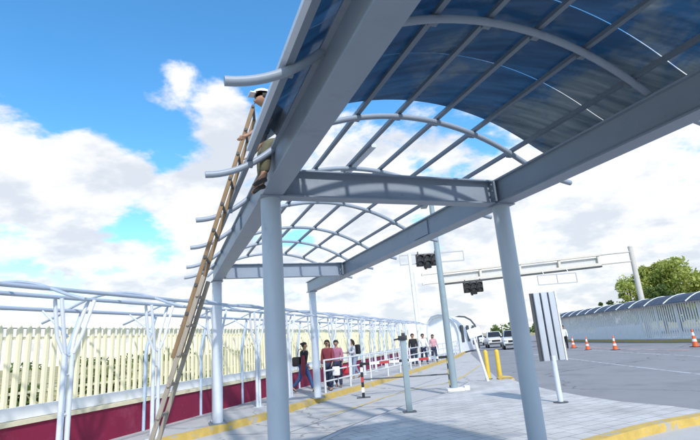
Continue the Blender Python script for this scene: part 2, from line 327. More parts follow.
# painted lines
ln = MB(); A = smooth_poly([(-.9, 12.3), (.2, 14.3), (.65, 15.3), (2.2, 17.7), (3.6, 19.3), (6.4, 27)], 6); strip(ln, A, offset(A, .13), .0085); structure('yellow_line', ln, ROADY)
ln = MB(); A = [(9.6, 8), (10.2, 18), (11.4, 30), (14.3, 60), (21, 140)]; A = smooth_poly(A, 6); strip(ln, A, offset(A, .12), .0045)
A = smooth_poly([(13.9, 8), (14.6, 24), (16.3, 40), (20, 70), (27, 140)], 6); strip(ln, A, offset(A, .12), .0045); structure('white_line', ln, ROADW)
ln = MB(); A = smooth_poly([(17.3, 26), (17.2, 33), (18.6, 44)], 5); strip(ln, A, offset(A, .7), .005); structure('worn_marking', ln, mat('worn_pink_paint', (.42, .30, .27), .85, 0, .1, 4, var2=((.22, .22, .235), .45, .55, 1.4)))

# ------------------------------------------------------------------ main canopy
TH = R_(21.09); CO = V((-.88, 5.23, 0)); CA = V((math.cos(TH), math.sin(TH), 0)); CL = V((-math.sin(TH), math.cos(TH), 0))
CW, CHT, CD = 3.15, 3.31, .335
def cp(s, t, z): return CO + CA * s + CL * t + Z * z
def arch_profile():
    c, h, zE, rise, eL, eR, m1, m2, zl = 1.564, 1.503, 3.743, .401, .784, .798, .168, -.42, .362
    c = 1.503; h = 1.474
    Rr = (h * h + rise * rise) / (2 * rise); m = h / (Rr - rise); pts = []
    n = 26
    for k in range(n + 1):
        x = -h + 2 * h * k / n; pts.append((c + x, zE + rise - Rr + math.sqrt(Rr * Rr - x * x)))
    L_ = []
    for k in range(1, 13):
        u = eL * k / 12; L_.append((c - h - u, zE - (m * u - (m - m2) * u * u / (2 * eL)) - zl * u / eL))
    R2 = []
    for k in range(1, 13):
        u = eR * k / 12; R2.append((c + h + u, zE - (m * u - (m - m1) * u * u / (2 * eR))))
    return L_[::-1] + pts + R2
AP = arch_profile()
def az(s):
    for (a, b), (c, d) in zip(AP, AP[1:]):
        if a <= s <= c: return b + (d - b) * (s - a) / (c - a)
    return AP[0][1] if s < AP[0][0] else AP[-1][1]
can = thing('canopy', 'large arched steel canopy on round columns, partly roofed in dark blue sheets', 'canopy', (0, 0, 0))
def ibeam(a, b, wf, h, tf=.018, tw=.03):
    x = (b - a).normalized().cross(Z).normalized(); p = wf / 2; q = tw / 2
    prof = [(-p, 0), (p, 0), (p, tf), (q, tf), (q, h - tf), (p, h - tf), (p, h), (-p, h), (-p, h - tf), (-q, h - tf), (-q, tf), (-p, tf)]
    return MB().extrude(prof, a, b, x, Z)
def box_beam(a, b, w, h, lip=.045):
    """two channels toe to toe: closed box with thin projecting flange lips"""
    x = (b - a).normalized().cross(Z).normalized(); p = w / 2; q = p - lip; t = .02
    prof = [(-p, 0), (p, 0), (p, t), (q, t), (q, h - t), (p, h - t), (p, h), (-p, h), (-p, h - t), (-q, h - t), (-q, t), (-p, t)]
    return MB().extrude(prof, a, b, x, Z)
T0 = -9.3
for t in (0, 6.24):
    for s, sg in ((.118, 1), (CW - .118, -1)):
        for k in range(3):
            for q in (-.085, .085):
                b = MB(); p = cp(s + sg * .045, t + q, CHT + .08 + k * .09); b.tube([p, p + CA * sg * .022], .014, 6); b.build('bolt', STEEL_D, can)
for s in (0, CW):
    for t in (-4.0, 2.1):
        for sd in (-1, 1):
            b = MB(); b.box(cp(s + sd * .083, t, CHT + CD / 2), (.02, .5, CD - .09), (CA, CL, Z)); b.build('splice_plate', STEEL, can)
box_beam(cp(0, T0, CHT), cp(0, 6.86, CHT), .23, CD).build('beam', STEEL, can)
box_beam(cp(CW, T0, CHT), cp(CW, 9.78, CHT), .23, CD).build('beam', STEEL, can)
for t in (-9.0, 0, 6.24):
    ibeam(cp(.13, t, CHT + .002), cp(CW - .13, t, CHT + .002), .18, CD - .006).build('cross_beam', STEEL, can)
    for s in (.145, CW - .145):
        pl = MB(); pl.box(cp(s, t, CHT + CD / 2), (.03, .24, CD - .05), (CA, CL, Z)); pl.build('end_plate', STEEL_D, can)
for (s, t, zb) in ((0, 0, .12), (CW, 0, .12), (0, 6.62, .15), (CW, 9.5, .15), (0, -9.0, 0), (CW, -9.0, 0)):
    p = cp(s, t, 0); m = MB(); r = .112
    m.lathe(p, [(r, zb + .02), (r, 1.2), (r, 2.4), (r, CHT - .015)], 40)
    c = m.build('column', COLUMN if t < 5 else PALE, can)
    b = MB(); b.box(p + Z * (zb + .012), (.38, .38, .024), (CA, CL, Z))
    for i in (-1, 1):
        for j in (-1, 1): b.lathe(p + CA * (.15 * i) + CL * (.15 * j) + Z * (zb + .024), [(.016, 0), (.016, .03), (.009, .03), (.009, .05)], 6)
    bb = b.build('base_plate', STEEL_D, c)
    b = MB(); b.box(p + Z * (CHT - .0085), (.27, .27, .014), (CA, CL, Z)); b.build('cap_plate', STEEL, c)
AT = [-9.1, -7.5, -5.85, -4.1, -2.389, -.651, 1.042, 2.761, 4.609, 5.987, 7.519]
for i, t in enumerate(AT):
    pr = AP if -3 < t < 7 else [p for p in AP if p[0] > (-.2 if t > 0 else -.36)]
    m = MB(); m.tube([cp(s, t, z) for s, z in pr], .033, 12); m.build('arch_rib', ARCHM, can)
for s in (-.33, .36, .88, 1.40, 1.90, 2.40, 2.92):
    z = az(s) + .052
    t1 = 6.7 if s < 0 else 7.55
    m = MB(); m.bar(cp(s, T0, z), cp(s, t1, z), .05, .04); o = m.build('purlin', STEEL_D, can)
    for t in AT[3:]:
        if t < t1: cl = MB(); cl.box(cp(s, t + .05, z - .03), (.075, .05, .07), (CA, CL, Z)); cl.build('cleat', STEEL_D, o)
# doubled tube lying along one purlin
m = MB(); m.bar(cp(1.46, .25, az(1.46) + .03), cp(1.46, 1.25, az(1.46) + .03), .07, .05); m.build('purlin_splice', PALE, can)
# light angle trim along the sheets' free edge
m = MB(); x = CA; m.extrude([(-.02, 0), (.022, 0), (.022, .008), (-.012, .008), (-.012, .04), (-.02, .04)], cp(-.375, T0, az(-.37) + .055), cp(-.375, -.9, az(-.37) + .055), CA, Z); m.build('edge_trim', PALE, can)
# polycarbonate sheets, one per bay of 0.9 m, with a thin gap to the next
SS = [-.39 + (3.34 + .39) * k / 40 for k in range(41)]
t = -.9
while t > -9.2:
    m = MB(); a, b = t - .888, t; n = len(SS); vs = []
    for zoff in (.076, .084):
        for tt in (a, a + .3, a + .6, b):
            sag = .004 if tt in (a + .3, a + .6) else 0
            vs += [cp(s, tt, az(s) + zoff - sag) for s in SS]
    fs = []
    for lay in (0, 1):
        for r in range(3):
            for k in range(n - 1):
                q = lay * 4 * n + r * n + k; fs.append((q, q + 1, q + n + 1, q + n))
    top = 4 * n
    for k in range(n - 1): fs += [(k, k + 1, top + k + 1, top + k), (3 * n + k, 3 * n + k + 1, top + 3 * n + k + 1, top + 3 * n + k)]
    for r in range(3): fs += [(r * n, r * n + n, top + r * n + n, top + r * n), (r * n + n - 1, r * n + 2 * n - 1, top + r * n + 2 * n - 1, top + r * n + n - 1)]
    m.add(vs, fs); m.build('roof_sheet', SHEET, can)
    t -= .9

# ------------------------------------------------------------------ left wall, fence, walkway frame
WA = R_(16.84); WW = V((math.sin(WA), math.cos(WA), 0)); WN = V((math.cos(WA), -math.sin(WA), 0)); WP = V((-8.24, 0, 0))
def wp(w, d, z): return WP + WW * w + WN * d + Z * z
W0, W1 = 1.0, 43.0
wl = thing('boundary_wall', 'low magenta painted wall with white band on top along the walkway', 'wall', wp(10, 0, 0))
m = MB(); m.bar(wp(W0, -.13, .36), wp(W1, -.13, .36), .26, .78); m.build('wall_base', MAGENTA, wl, smooth=False)
m = MB(); m.bar(wp(W0, -.125, .79), wp(W1, -.125, .79), .33, .075); m.build('coping', CREAMCAP, wl, smooth=False)
m = MB(); m.bar(wp(W0, -.14, .935), wp(W1, -.14, .935), .17, .20); m.build('white_band', WHITECAP, wl, smooth=False)
fn = thing('palisade_fence', 'cream palisade fence of pointed pickets standing on the magenta wall', 'fence', wp(10, 0, 1.03))
PANEL = 2.1; npan = int((W1 - W0) / PANEL)
pk = None
def picket_mb():
    m = MB(); h = 1.36; w = .062; b = .03
    prof = [(-w, 0), (-w * .45, b), (w * .45, b), (w, 0), (w * .45, b - .006), (-w * .45, b - .006)]
    n = len(prof); vs = [(u, v, 0) for u, v in prof] + [(u, v, h - .08) for u, v in prof] + [(u * .12, v * .6, h) for u, v in prof]
    fs = [(i, (i + 1) % n, n + (i + 1) % n, n + i) for i in range(n)] + [(n + i, n + (i + 1) % n, 2 * n + (i + 1) % n, 2 * n + i) for i in range(n)] + [tuple(range(2 * n, 3 * n))]
    return m.add(vs, fs)
pkmesh = None
for k in range(npan):
    a = W0 + k * PANEL
    m = MB(); m.bar(wp(a + .02, -.17, 1.25), wp(a + PANEL - .02, -.17, 1.25), .025, .045); m.bar(wp(a + .02, -.17, 2.16), wp(a + PANEL - .02, -.17, 2.16), .025, .045)
    panel = m.build('fence_panel', CREAM, fn, smooth=False)
    for j in range(12):
        w = a + .09 + j * .1745 + random.uniform(-.008, .008)
        if pkmesh is None:
            po = picket_mb().build('picket', CREAM, None, smooth=False); pkmesh = po.data
        else:
            po = bpy.data.objects.new('picket', pkmesh); COL.objects.link(po)
        po.parent = panel
        po.location = wp(w, -.145, 1.03); po.rotation_euler = (random.uniform(-.008, .008), random.uniform(-.012, .012), math.atan2(-WN.x, WN.y) + random.uniform(-.05, .05))
po = None
RAILG = mat('grey_tube_paint', (.38, .44, .53), .4, 0, .06, 4)
wc = thing('walkway_canopy', 'long pale tubular frame of arches and branching posts, still without roof, along the walkway', 'canopy frame', wp(10, 1, .15))
CE = 37.5
for d, z, r in ((1.95, 2.69, .032), (1.05, 2.72, .034), (.10, 2.63, .036)):
    m = MB(); m.tube([wp(W0, d, z), wp(CE, d, z)], r, 10); m.build('rail', RAILG, wc)
m = MB(); m.tube([wp(W0, -.17, 2.33), wp(CE, -.17, 2.33)], .008, 6); m.build('top_wire', DARK, fn)
def rib_pts(w):
    P = []
    for k in range(19):
        d = -.62 + 3.2 * k / 18; x = (d - 1.02)
        z = 2.87 - .2 * x * x if abs(x) < 1.0 else 2.67 - .4 * (abs(x) - 1.0) + .12 * (abs(x) - 1.0) ** 2
        P.append(wp(w, d, z))
    return P
w = 3.3
while w < CE:
    m = MB(); m.tube(rib_pts(w), .024, 8); m.build('arch_rib', RAILG, wc); w += 2.1
w = 4.5; k = 0
while w < CE:
    if not (abs(w - 12.9) < .5 and False):
        m = MB(); d = 1.05
        for s in (-.075, .075):
            m.tube([wp(w + s, d, .15), wp(w + s, d, 1.86)], .04, 10)
        for z in (.3, .9, 1.5, 1.8): m.tube([wp(w - .075, d, z), wp(w + .075, d, z)], .016, 8)
        po = m.build('post', PALE, wc)
        for sg in (-1, 1):
            a = MB()
            for dd in (-.07, .07):
                a.tube([wp(w + sg * .075, d + dd * .3, 1.83), wp(w + sg * .17, d + dd, 2.1), wp(w + (.40 if sg > 0 else -.26), d + dd, 2.70)], .031, 8)
            a.build('branch_arm', PALE, po)
        b = MB(); b.tube([wp(w, d - .03, 2.1), wp(w + .25, .14, 2.60)], .018, 8); b.build('brace', PALE, po)
        b = MB(); b.box(wp(w, d, .158), (.3, .16, .016), (WW, WN, Z)); b.build('base_plate', PALE, po)
    w += 2.1
w = 3.3
while w < CE:
    m = MB(); m.tube([wp(w, .03, .152), wp(w, .03, 1.75), wp(w + .04, .05, 2.0), wp(w + .22, .1, 2.6)], .036, 10)
    m.build('rear_post', mat('blue_grey_tube_paint', (.42, .52, .66), .45), wc); w += 2.1
# white hand rail along the kerb
HRW = mat('off_white_rail_paint', (.62, .63, .64), .5, 0, .06, 5)
hr = thing('handrail', 'white tubular handrail with three bars along the walkway kerb', 'handrail', (1.2, 22, .15))
HP = [V((-1.22, 16.6, .15)), V((1.15, 22.15, .15)), V((4.6, 31.4, .15)), V((7.55, 40, .15)), V((9.2, 46, .15))]
for z in (.35, .68, 1.02):
    m = MB(); m.tube([p + Z * z for p in HP], .026, 8); m.build('bar', HRW, hr)
for i in range(len(HP) - 1):
    a, b = HP[i], HP[i + 1]; n = max(1, round((b - a).length / 1.9))
    for j in range(n):
        p = a.lerp(b, j / n); m = MB(); m.tube([p, p + Z * 1.04], .035, 8); m.build('post', HRW, hr)

# ------------------------------------------------------------------ ladder
LT = V((-.99, 5.2, 4.34)); LB = V((-2.36, 5.1, LANE_Z)); lad = thing('ladder', 'tall worn wooden extension ladder leaning against the canopy edge', 'ladder', LB)
ldir = (LT - LB).normalized(); lrung = V((-.17, .98, 0)).normalized(); lnrm = ldir.cross(lrung)
LL = (LT - LB).length
for s in (-1, 1):
    m = MB(); m.bar(LB + lrung * (.20 * s) + lnrm * .0, LB + lrung * (.20 * s) + ldir * 2.55, .03, .045, lnrm); m.build('lower_rail', ALU, lad, bevel=.004)
    m = MB(); m.bar(LB + lrung * (.165 * s) + lnrm * .05 + ldir * 1.7, LB + lrung * (.165 * s) + lnrm * .05 + ldir * LL, .028, .042, lnrm); m.build('upper_rail', WOOD, lad, bevel=.004)
    m = MB(); m.bar(LB + lrung * (.20 * s) - ldir * .0, LB + lrung * (.20 * s) + ldir * .09, .05, .1, lnrm); m.build('foot', BLACK, lad)
for k in range(int(LL / .3)):
    q = .25 + k * .3
    if q < 2.5:
        m = MB(); m.tube([LB + lrung * -.235 + ldir * q, LB + lrung * .235 + ldir * q], .017, 10); m.build('rung', ALU, lad)
    if 1.75 < q < LL - .05:
        q += .1; m = MB(); m.tube([LB + lnrm * .05 + lrung * -.195 + ldir * q, LB + lnrm * .05 + lrung * .195 + ldir * q], .017, 10); m.build('rung', DARK, lad)

# ------------------------------------------------------------------ people
def skin_mesh(name, J, E, m, parent, sub=2, root=0):
    """J: list of (pos, rx, ry)"""
    me = bpy.data.meshes.new(name); me.from_pydata([tuple(j[0]) for j in J], E, []); o = bpy.data.objects.new(name, me); COL.objects.link(o)
    md = o.modifiers.new('s', 'SKIN'); md.use_smooth_shade = True; md.branch_smoothing = .4
    if not me.skin_vertices: me.attributes
    sv = me.skin_vertices[0].data if me.skin_vertices else None
    if sv is None:
        bm = bmesh.new(); bm.from_mesh(me); bm.verts.layers.skin.verify(); bm.to_mesh(me); bm.free(); sv = me.skin_vertices[0].data
    for i, j in enumerate(J): sv[i].radius = (j[1], j[2]); sv[i].use_root = (i == root)
    sd = o.modifiers.new('d', 'SUBSURF'); sd.levels = sub; sd.render_levels = sub
    dg = bpy.context.evaluated_depsgraph_get(); dg.update(); ev = o.evaluated_get(dg); nm = bpy.data.meshes.new_from_object(ev)
    o.modifiers.clear(); o.data = nm; nm.name = name; nm.materials.clear(); nm.materials.append(m)
    nm.polygons.foreach_set('use_smooth', [True] * len(nm.polygons)); o.parent = parent
    return o
SKIN = mat('skin', (.36, .20, .13), .55, 0, .08, 8)
HAIR = mat('dark_hair', (.018, .014, .012), .6, 0, .2, 30)
SHOE = mat('dark_shoes', (.03, .028, .028), .6)
def cloth(n, c): return mat('cloth_' + n, c, .9, 0, .16, 9, .4, 60)
def rotx(v, a): return V((v.x, v.y * math.cos(a) - v.z * math.sin(a), v.y * math.sin(a) + v.z * math.cos(a)))
def limb(p, L1, L2, a1, a2, out=0.0):
    """a1 swings forward (+y), a2 further bend; returns joint positions"""
    d1 = V((out, math.sin(a1), -math.cos(a1))).normalized(); q = p + d1 * L1
    d2 = V((out * .3, math.sin(a1 + a2), -math.cos(a1 + a2))).normalized(); return q, q + d2 * L2, d2
def ball(c, r, sx=1, sy=1, sz=1, n=10):
    m = MB(); prof = []; vs = []; k2 = 7
    for i in range(k2 + 1):
        t = math.pi * i / k2
        for k in range(n): vs.append((c[0] + r * sx * math.sin(t) * math.cos(2 * math.pi * k / n), c[1] + r * sy * math.sin(t) * math.sin(2 * math.pi * k / n), c[2] - r * sz * math.cos(t)))
    fs = [(i * n + k, i * n + (k + 1) % n, (i + 1) * n + (k + 1) % n, (i + 1) * n + k) for i in range(k2) for k in range(n)]
    return m.add(vs, fs)
def person(label, loc, rz, top, bottom, legs=((.3, -.1), (-.25, -.45)), arms=((-.3, .3), (.35, .4)), lean=.05, H=1.65, sleeve='long', hair='short', group=None, seat=None, turn=0.0, bulk=1.0, shoe=None, turnhead=0.0, skirtlen=.0):
    t = thing('person', label, 'person', loc, rz, group); k = H / 1.70
    hip = V((0, 0, .90)) if seat is None else V((0, 0, seat))
    rows = []
    sp = lambda h: V((0, math.sin(lean) * h + .015, math.cos(lean) * h))
    P = {'pel': hip, 'spi': hip + sp(.20), 'che': hip + sp(.40), 'nb': hip + sp(.52), 'nk': hip + sp(.585), 'hd': hip + sp(.66) + V((0, .025, 0)), 'ht': hip + sp(.75) + V((0, .02, 0))}
    J = []; E = []
    def j(p, rx, ry=None, par=None):
        J.append((V(p) * k, rx * k, (ry or rx) * k)); 
        if par is not None: E.append((par, len(J) - 1))
        return len(J) - 1
    pel = j(P['pel'], .125, .10); spi = j(P['spi'], .115, .09, pel); che = j(P['che'], .135, .10, spi); nb = j(P['nb'], .075, .07, che); nk = j(P['nk'], .05, .05, nb)
    hd = j(P['hd'], .078, .092, nk); ht = j(P['ht'], .066, .082, hd)
    j(P['hd'] + V((0, .115, -.012)), .014, .014, hd)
    for s in (-1, 1): j(P['hd'] + V((s * .09, -.005, 0)), .014, .018, hd)
    info = {}
    for s, (a1, a2) in zip((-1, 1), legs):
        h0 = hip + V((s * .085, 0, -.04)); kn, an, d2 = limb(h0, .42, .41, a1, a2, s * .05)
        fw = V((0, math.cos(min(.5, max(-.6, a1 + a2))), math.sin(min(.5, max(-.6, (a1 + a2)))))) if seat is None else V((0, .8, -.6))
        toe = an + fw * .17 + V((0, 0, -.045))
        i0 = j(h0, .088, .088, pel); i1 = j(kn, .058, .06, i0); i2 = j(an, .038, .042, i1); i3 = j(toe, .036, .025, i2); info[('leg', s)] = (h0, kn, an, toe)
    for s, (a1, a2) in zip((-1, 1), arms):
        sh = P['nb'] + V((s * .165, 0, -.045)); el, wr, d2 = limb(sh, .28, .25, a1, a2, s * .16)
        i0 = j(sh, .052, .052, che); i1 = j(el, .04, .04, i0); i2 = j(wr, .027, .022, i1); pm = j(wr + d2 * .075, .034, .018, i2); info[('arm', s)] = (sh, el, wr, d2)
        for q, (off, ln_) in enumerate(((-.026, .062), (-.009, .074), (.009, .070), (.027, .055))):
            f0 = j(wr + d2 * .10 + V((0, off, 0)), .009, .009, pm); f1 = j(wr + d2 * (.10 + ln_ * .6) + V((-s * .010, off, 0)), .0085, .0085, f0); j(wr + d2 * (.10 + ln_) + V((-s * .028, off, 0)), .007, .007, f1)
        th = j(wr + d2 * .05 + V((-s * .012, .036, 0)), .010, .010, pm); j(wr + d2 * .085 + V((-s * .02, .055, 0)), .008, .008, th)
    body = skin_mesh('body', J, E, SKIN, t, 1)
    def chain(name, spec, m, root=0, sub=2):
        JJ = [(V(p) * k, a * k * bulk, b * k * bulk) for p, a, b, _ in spec]; EE = [(q[3], i) for i, q in enumerate(spec) if q[3] is not None]
        return skin_mesh(name, JJ, EE, m, t, sub, root)
    spec = [(P['pel'] + V((0, 0, -.06)), .155, .125, None), (P['spi'], .145, .115, 0), (P['che'], .165, .125, 1), (P['nb'] + V((0, 0, -.01)), .10, .085, 2)]
    for s in (-1, 1):
        sh, el, wr, d2 = info[('arm', s)]; n = len(spec); spec.append((sh, .072, .07, 2)); 
        if sleeve == 'long': spec.append((el, .058, .058, n)); spec.append((wr - d2 * .02, .042, .04, n + 1))
        else: spec.append((sh.lerp(el, .75), .062, .06, n))
    chain('shirt', spec, top)
    spec = [(P['pel'], .135, .115, None)]
    for s in (-1, 1):
        h0, kn, an, toe = info[('leg', s)]; n = len(spec); spec += [(h0, .108, .108, 0), (kn, .076, .08, n), (an.lerp(kn, .06), .058, .062, n + 1)]
    chain('trousers', spec, bottom)
    for s in (-1, 1):
        h0, kn, an, toe = info[('leg', s)]
        heel = an + V((0, -.045, -.05)); JJ = [(V(heel) * k, .04 * k, .032 * k), (V(an + V((0, .03, -.045))) * k, .044 * k, .036 * k), (V(toe) * k, .04 * k, .028 * k)]
        skin_mesh('shoe', JJ, [(0, 1), (1, 2)], shoe or SHOE, t, 1)
    hc = (P['hd'] + V((0, -.012, .035))) * k
    if hair:
        m = ball(hc + V((0, -.012, .012)), .112 * k, .93, 1.0, .92, 14)
        # keep the cap off the face
        m2 = MB(); keep = []
        for f in m.f:
            c = sum((V(m.v[i]) for i in f), V()) / len(f) - hc
            if not (c.y > .035 * k and c.z < .045 * k): keep.append(f)
        m2.v = m.v; m2.f = keep; m2.mi = [0] * len(keep)
        if hair == 'long':
            m2.tube([hc + V((0, -.07, .02)) * k, hc + V((0, -.105, -.10)) * k, hc + V((0, -.10, -.26)) * k], [.085 * k, .085 * k, .04 * k], 10)
        if hair == 'bun': m2.v += []; m2.tube([hc + V((0, -.09, .05)) * k, hc + V((0, -.16, .05)) * k], [.05 * k, .035 * k], 8)
        local(m2, 'hair', HAIR, t)
    for s in (-1, 1): local(ball((P['hd'] + V((s * .032, .093, .018))) * k, .012 * k, 1, .6, .8, 8), 'eye', BLACK, t)
    local(ball((P['hd'] + V((0, .096, -.046))) * k, .02 * k, 1.1, .35, .3, 8), 'mouth', mat('lips', (.28, .10, .09), .5), t)
    return t, {a: tuple(V(q) * k for q in b) for a, b in info.items()}, {a: V(q) * k for a, q in P.items()}
BLK = cloth('black', (.02, .02, .024)); JEAN = cloth('jeans', (.05, .09, .22)); MAR = cloth('maroon', (.20, .035, .05)); MAUVE = cloth('mauve', (.36, .14, .22)); GREYW = cloth('pale_grey', (.50, .50, .54)); WHT = cloth('white', (.75, .75, .76)); NAVY = cloth('navy', (.03, .04, .08)); PINK = cloth('pink', (.55, .30, .33)); OLIVE = cloth('olive', (.13, .12, .075))
GW = 'people on the walkway'
def bag(t, c, sx, sy, sz, m, name, label, cat='bag'):
    b = MB(); b.box((0, 0, 0), (sx, sy, sz)); o = b.build(name, m, None, bevel=min(sx, sy, sz) * .35)
    M = Matrix.LocRotScale(t.location, t.rotation_euler, (1, 1, 1)); o.matrix_world = M @ Matrix.Translation(c); o.location = (M @ V(c)); o.rotation_euler = t.rotation_euler
    return tag(o, label, cat)
t, I, P = person('person in black jacket and blue jeans with black shoulder bag beside magenta wall', (-1.98, 17.3, .15), R_(-118), BLK, JEAN, ((.42, -.1), (-.3, -.5)), ((-.35, .25), (.25, .5)), .08, 1.66, hair='bun')
bag(t, (.02, -.26, 1.02), .15, .34, .32, BLK, 'shoulder_bag', 'black shoulder bag hanging behind the person in black jacket')
m = MB(); m.tube([(.02, -.24, 1.15), (.10, -.12, 1.40), (.15, .02, 1.45), (.14, .13, 1.30), (.10, .15, 1.2), (.0, .14, 1.1), (-.14, .0, 1.05), (-.1, -.2, 1.05)], .012, 6); local(m, 'bag_strap', BLK, t)
m = MB(); m.tube([(.26, .18, 1.22), (.29, .20, 1.0), (.28, .17, .72), (.26, .15, .56)], [.05, .075, .08, .05], 10); local(m, 'red_cardigan', MAR, t)
t, I, P = person('person in maroon sweater and dark glasses behind the handrail', (-1.13, 17.5, .15), R_(165), MAR, NAVY, ((.25, -.1), (-.15, -.3)), ((.15, .6), (-.1, .5)), .04, 1.68, hair='long', bulk=1.12)
m = MB(); c = P['hd']
for s in (-1, 1): m.box(c + V((s * .036, .108, .018)), (.058, .012, .036))
m.box(c + V((0, .11, .022)), (.03, .008, .008)); local(m, 'glasses', BLACK, t)
bag(t, (-.30, .12, .62), .26, .10, .30, WHT, 'shopping_bag', 'white shopping bag held low by the person in maroon sweater')
t, I, P = person('person in mauve top walking just behind the one in maroon sweater', (-.87, 18.4, .15), R_(175), MAUVE, NAVY, ((.2, -.05), (-.25, -.35)), ((.2, .4), (-.2, .3)), .04, 1.66, hair='short')
bag(t, (-.30, .12, .60), .22, .10, .28, mat('red_bag_cloth', (.45, .03, .05), .8), 'shopping_bag', 'red shopping bag held low by the person in mauve top')
t, I, P = person('person in pale grey clothes with long dark hair and black backpack', (-.3, 22.3, .15), R_(125), GREYW, cloth('bluegrey', (.22, .27, .36)), ((.25, -.1), (-.25, -.35)), ((.35, 1.3), (.3, 1.35)), .1, 1.68, hair='long')
bag(t, (0, -.24, 1.22), .30, .17, .42, BLK, 'backpack', 'black backpack worn by the person in pale grey clothes', 'backpack')
t, I, P = person('person in black top and dark trousers, far along the walkway behind the handrail', (3.05, 28.6, .15), R_(170), BLK, NAVY, ((.1, -.05), (-.15, -.2)), ((.1, .3), (.1, .3)), .02, 1.78, hair='short')
t, I, P = person('person in white shirt, far along the walkway next to the one in black', (3.75, 29.6, .15), R_(190), WHT, NAVY, ((.2, -.05), (-.2, -.3)), ((.2, .5), (-.2, .3)), .02, 1.74, hair='short')
t, I, P = person('person in pale pink top, farthest of the walkers by the white passage', (4.55, 31.0, .15), R_(180), PINK, NAVY, ((.2, -.05), (-.2, -.3)), ((.2, .5), (-.2, .3)), .02, 1.66, hair='long')
t, I, P = person('person in white shirt and black trousers standing on the road left of the orange cones', (15.25, 37.3, 0), R_(150), WHT, BLK, ((.08, 0), (-.08, -.05)), ((.05, .2), (.05, .3)), .0, 1.76, hair='short')
# worker sitting on the free arch at the end of the sheets
wpos = cp(.22, -.45, 0); hipz = 3.775
WRZ = TH + R_(96)
t, I, P = person('worker in white cap sitting on the canopy edge at the ladder top', (wpos.x, wpos.y, 0), WRZ, cloth('dusty_dark', (.10, .10, .12)), OLIVE, ((1.5, -1.38), (1.5, -1.50)), ((.45, .5), (.2, .4)), .62, 1.5, sleeve='short', hair='short', seat=hipz / (1.5 / 1.70))
c = P['hd']; m = MB(); hc = c + V((0, -.005, .05))
b = ball(hc, .115, .95, 1.05, .8, 14); keep = [f for f in b.f if sum(b.v[i][2] for i in f) / 4 > hc.z + .0]; m.add(b.v, keep); m.box(hc + V((0, .12, .012)), (.12, .06, .012)); local(m, 'cap', WHT, t)

# ------------------------------------------------------------------ barrier, posts and signs on the island
bar = thing('barrier', 'low boom barrier with red, white and black stripes across the lane', 'barrier', (1.35, 15.75, 0))
def striped(a, b, w, n, mats, name, parent):
    m = MB(); a = V(a); b = V(b)
    for i in range(n): m.bar(a.lerp(b, i / n), a.lerp(b, (i + 1) / n), w, w, X if abs((b - a).normalized().z) > .9 else Z, i % len(mats))
    return m.build(name, mats, parent, smooth=False)
p0 = V((0, 15.72, 0)); p1 = V((2.72, 15.8, 0))
po = striped(p0 + Z * .01, p0 + Z * 1.06, .085, 7, [BLACK, WHITE, BLACK, RED], 'post', bar)
m = MB(); m.box(p0 + Z * .012, (.42, .3, .016)); m.build('foot', DARK, po)
po = striped(p1 + Z * .01, p1 + Z * .98, .085, 6, [BLACK, YEL], 'post', bar)
m = MB(); m.box(p1 + Z * .012, (.3, .3, .016)); m.build('foot', DARK, po)
striped(p0 + V((-.05, -.09, 1.0)), p1 + V((.0, -.09, 1.02)), .075, 9, [BLACK, WHITE, RED, WHITE], 'arm', bar)
m = MB(); m.tube([p0 + Z * .54, p1 + Z * .50], .02, 8); m.build('rod', DARK, bar)
q = V((.97, 11.17, .12)); sp_ = thing('gate_post', 'short grey square post with dark head standing alone on the paved island', 'post', q)
m = MB(); m.box(q + Z * .76, (.125, .125, 1.5)); m.build('post', LAMPG, sp_, bevel=.008)
m = MB(); m.box(q + Z * 1.56, (.19, .17, .1)); m.box(q + V((.02, -.02, 1.64)), (.08, .08, .06)); m.tube([q + V((-.2, -.02, 1.53)), q + V((-.06, 0, 1.55))], .02, 8); m.build('head', DARK, sp_, bevel=.006)
m = MB(); m.box(q + Z * .008, (.28, .28, .016)); m.build('base_plate', DARK, sp_)
q = V((2.6, 14.6, .12)); lp = thing('lamp_post', 'tall slim grey green post rising past the canopy from the island edge', 'post', q)
m = MB(); m.tube([q + Z * .02, q + Z * 2.8, q + V((-.02, 0, 5.5))], [.105, .095, .075], 16); m.build('pole', LAMPG, lp)
m = MB(); m.tube([q + V((-.02, 0, 5.3)), q + V((-.05, .1, 5.62)), q + V((-.1, .5, 5.72))], [.045, .04, .03], 10); m.box(q + V((-.12, .72, 5.73)), (.2, .5, .09)); m.build('lamp_head', LAMPG, lp)
m = MB(); m.prism([(q.x - .22, q.y - .2), (q.x + .26, q.y - .2), (q.x + .26, q.y + .2), (q.x - .22, q.y + .2)], .12, .2); m.box(q + V((.35, -.02, .06)), (.14, .2, .12)); m.build('footing', WHITE, lp, bevel=.01)
bo = thing('bollard', 'yellow bollard left of the pair at the island tip', 'bollard', (4.30, 17.35, .12), 0, 'bollards at the island tip')
m = MB(); m.lathe((0, 0, 0), [(.075, 0), (.075, .88), (.065, .93), (.03, .96)], 18); local(m, 'tube', YEL, bo)
m = MB(); m.lathe((0, 0, 0), [(.13, 0), (.13, .014), (.08, .02)], 16); local(m, 'base_flange', DARK, bo)
dup(bo, (4.66, 17.25, .12), 0, 'yellow bollard right of the pair at the island tip')
q = V((4.10, 16.7, .12)); sg = thing('leaning_sign', 'thin white leaning post with small white sign plate at the island tip', 'sign', q)
tp = q + V((-.28, .1, 1.55))
m = MB(); m.tube([q, tp], .045, 10); m.build('post', WHITE, sg)
m = MB(); m.box(tp + V((.05, -.06, .02)), (.44, .025, .30), (V((.97, 0, .22)), V((0, 1, 0)), V((-.22, 0, .97)))); m.build('sign_plate', WHITE, sg, bevel=.008)
m = MB(); m.box(tp + V((.05, .01, -.3)), (.12, .1, .14)); m.build('bracket', DARK, sg)
